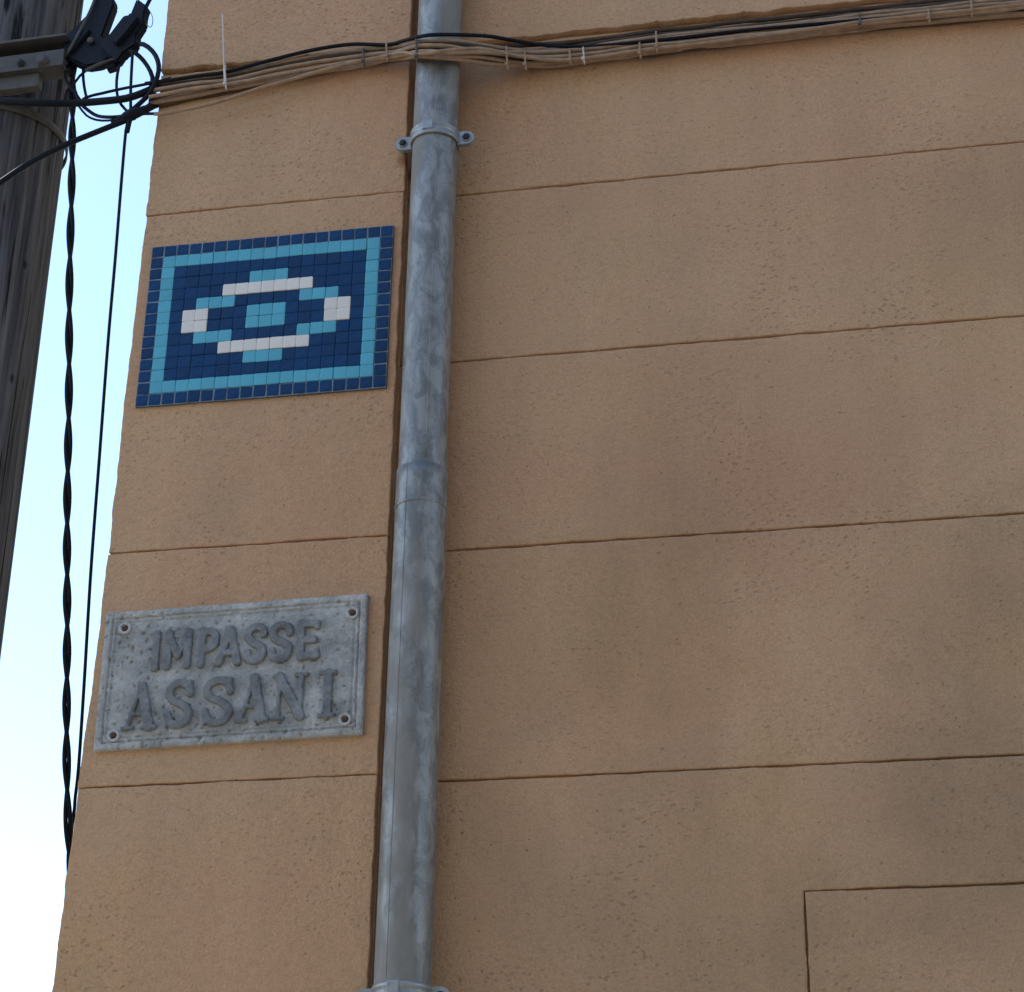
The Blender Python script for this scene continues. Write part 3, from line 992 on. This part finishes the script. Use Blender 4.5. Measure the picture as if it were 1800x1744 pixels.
MB().tube(spline([at(285, -50, CY + .01), at(270, -14, CY + .01), at(256, 14, CY + .01), at(246, 34, CY + .012)]), .0042).build('cable_tail', M['black'], cb_)
MB().add(*slab([(186, 104), (187, 122), (202, 117), (203, 103)], CY, CY + .018, .002)).build('hook', M['clamp'], cb_)
MB().tube(spline([at(150, 124, CY), at(175, 112, CY - .004), at(200, 104, CY - .004), at(216, 98, CY)]), .003).build('bail_wire', M['steel'], cb_)


def wire(name, pts, rad, label, mat='black', step=.012, n=10, cat='cable', group=None):
    P = [at(*p) for p in pts]
    r = empty(name, tuple(P[len(P) // 2]), label, cat, group)
    MB().tube(spline(P, step), rad, n).build('sheath', M[mat], r)
    return r


B = -0.075                      # depth of the wires just in front of the pole and corner
wire('service_cable', [(-40, 174, B), (0, 177, B - .02), (70, 181, B - .022), (120, 182, B), (180, 178, B), (222, 173, B), (250, 164, B), (268, 156, B + .012), (282, 151, -PT - .004)], .0076,
     'thick black cable running level from the pole to the building corner')
wire('overhead_cable', [(-60, 362, B - .10), (0, 321, B - .09), (50, 288, B - .07), (110, 257, B - .04), (170, 232, B - .02), (225, 210, B), (252, 197, B), (270, 187, -PT - .008), (288, 180, -PT - .004)], .0058,
     'black cable slanting up across the pole to the corner')
wire('thin_cable', [(128, 190, B), (150, 172, B), (180, 164, B), (215, 156, B), (262, 147, B), (300, 138, -PT - .01)], .0030,
     'thin black cable just above the thick level cable')
wire('looped_cable', [(236, 80, CY + .02), (252, 78, B), (268, 90, B), (277, 106, B - .005), (279, 124, B - .005), (273, 146, B), (264, 163, B), (250, 178, B), (232, 194, B)], .0050,
     'outermost black cable loop beside the building corner')
wire('looped_cable', [(214, 92, CY + .02), (230, 90, B + .01), (245, 99, B + .01), (259, 116, B + .01), (268, 136, B + .01), (268, 158, B + .01), (276, 170, -PT - .006), (288, 174, -PT - .004)], .0046,
     'inner black cable loop bending down into the painted bundle')
wire('looped_cable', [(218, 90, CY + .03), (209, 118, B + .015), (205, 142, B + .015), (206, 166, B + .015), (213, 184, B + .012), (226, 198, B + .005)], .0030,
     'thin black cable curving down left of the two drops into the splice')
wire('sagging_cable', [(132, 160, B + .02), (140, 180, B + .02), (155, 194, B + .02), (172, 204, B + .01), (196, 206, B), (222, 203, B), (250, 192, B), (270, 179, -PT - .008), (288, 172, -PT - .004)], .0036,
     'black cable sagging in a shallow curve under the thick level cable')
wire('sagging_cable', [(138, 186, B + .03), (152, 203, B + .03), (170, 211, B + .02), (190, 212, B + .01), (212, 209, B + .005)], .0024,
     'thin lower cable sagging just beneath the other shallow curve')
wire('thin_cable', [(226, 205, B), (242, 201, B), (262, 200, B), (284, 200, -PT - .03)], .0030,
     'lowest thin black cable leaving the splice for the painted bundle')
wire('jumper_loop', [(126, 108, CY + .03), (116, 122, CY + .01), (116, 140, CY + .01), (124, 154, CY + .01), (134, 166, CY + .01), (142, 178, CY + .01)], .0032,
     'short black jumper loop hanging nearest the pole below the clamps')
wire('jumper_loop', [(148, 108, CY + .04), (146, 130, CY + .03), (148, 152, CY + .03), (152, 172, B + .015), (154, 184, B + .02)], .0030,
     'straight thin jumper hanging below the clamps, right of the twisted cable')
wire('jumper_loop', [(170, 108, CY + .03), (154, 122, CY + .01), (140, 134, CY + .01), (128, 150, CY + .01), (117, 160, CY + .01), (114, 176, CY + .01)], .0028,
     'thin jumper slanting down left from the clamps towards the pole')
wire('nylon_line', [(262, 17, CY), (268, 30, CY), (268, 42, CY), (264, 48, CY), (256, 42, CY)], .0009, 'fine grey loose line curling beside the right clamp', 'line', .003, 6, 'line')
# wrapped splice where several cables meet
sp = empty('cable_splice', tuple(at(225, 205, B)), 'black taped splice where the slanting cable meets the thin drop', 'splice')
P = spline([at(196, 217, B), at(210, 211, B), at(226, 204, B), at(244, 196, B), at(266, 187, B)], .004)
MB().tube(P, [.0062 + .0062 * math.exp(-(((i / len(P)) - .48) / .22) ** 2) + .0007 * math.sin(i * 2.1) for i in range(len(P))], 12).build('taped_body', M['black'], sp)
MB().tube(spline([at(230, 204, B), at(226, 218, B), at(223, 232, B)], .004), .0055, 10).build('outlet', M['black'], sp)

# drops to the side wall of the building
side = Vector((XL + 0.004, 0.16, 0))
e1 = side.copy(); e1.z = at(165, 1620, 0.16).z
tw = [at(131, 96, CY + .03), at(128, 140, CY + .03), at(127, 220, CY + .03), at(126, 320, CY + .035), at(122, 500, 0.0), at(121, 700, 0.02), at(118, 900, .04), at(118, 1100, .06), at(117, 1300, .08), at(119, 1430, .10), at(123, 1520, .115), at(140, 1590, .13), e1]
core_path = spline(tw, .010)
t1 = empty('twisted_drop_cable', tuple(core_path[len(core_path) // 2]), 'twisted pair of black cables hanging down beside the pole', 'cable')
for ph in (0, math.pi):
    pts, s = [], 0.0
    for i, p in enumerate(core_path):
        if i: s += (p - core_path[i - 1]).length
        a = ph + s * 2 * math.pi / 0.215 + 0.5 * math.sin(s * 5)
        pts.append(p + Vector((math.cos(a), math.sin(a), 0)) * .0041)
    MB().tube(pts, .0041, 10).build('strand', M['black'], t1)
e2 = side + Vector((0, .05, 0)); e2.z = at(165, 1560, .21).z
dr = [at(233, 92, B), at(230, 150, B), at(229, 206, B), at(222, 226, B), at(215, 300, B + .02), at(203, 450, B + .04), at(190, 600, B + .06), at(175, 800, B + .09), at(160, 1000, .04), at(148, 1200, .07), at(138, 1350, .10), at(131, 1420, .12), at(134, 1490, .14), e2]
S = spline(dr, .012)
r = empty('single_drop_cable', tuple(S[len(S) // 2]), 'thin single black cable dropping from the splice towards the corner', 'cable')
MB().tube(S, .0031, 10).build('sheath', M['black'], r)
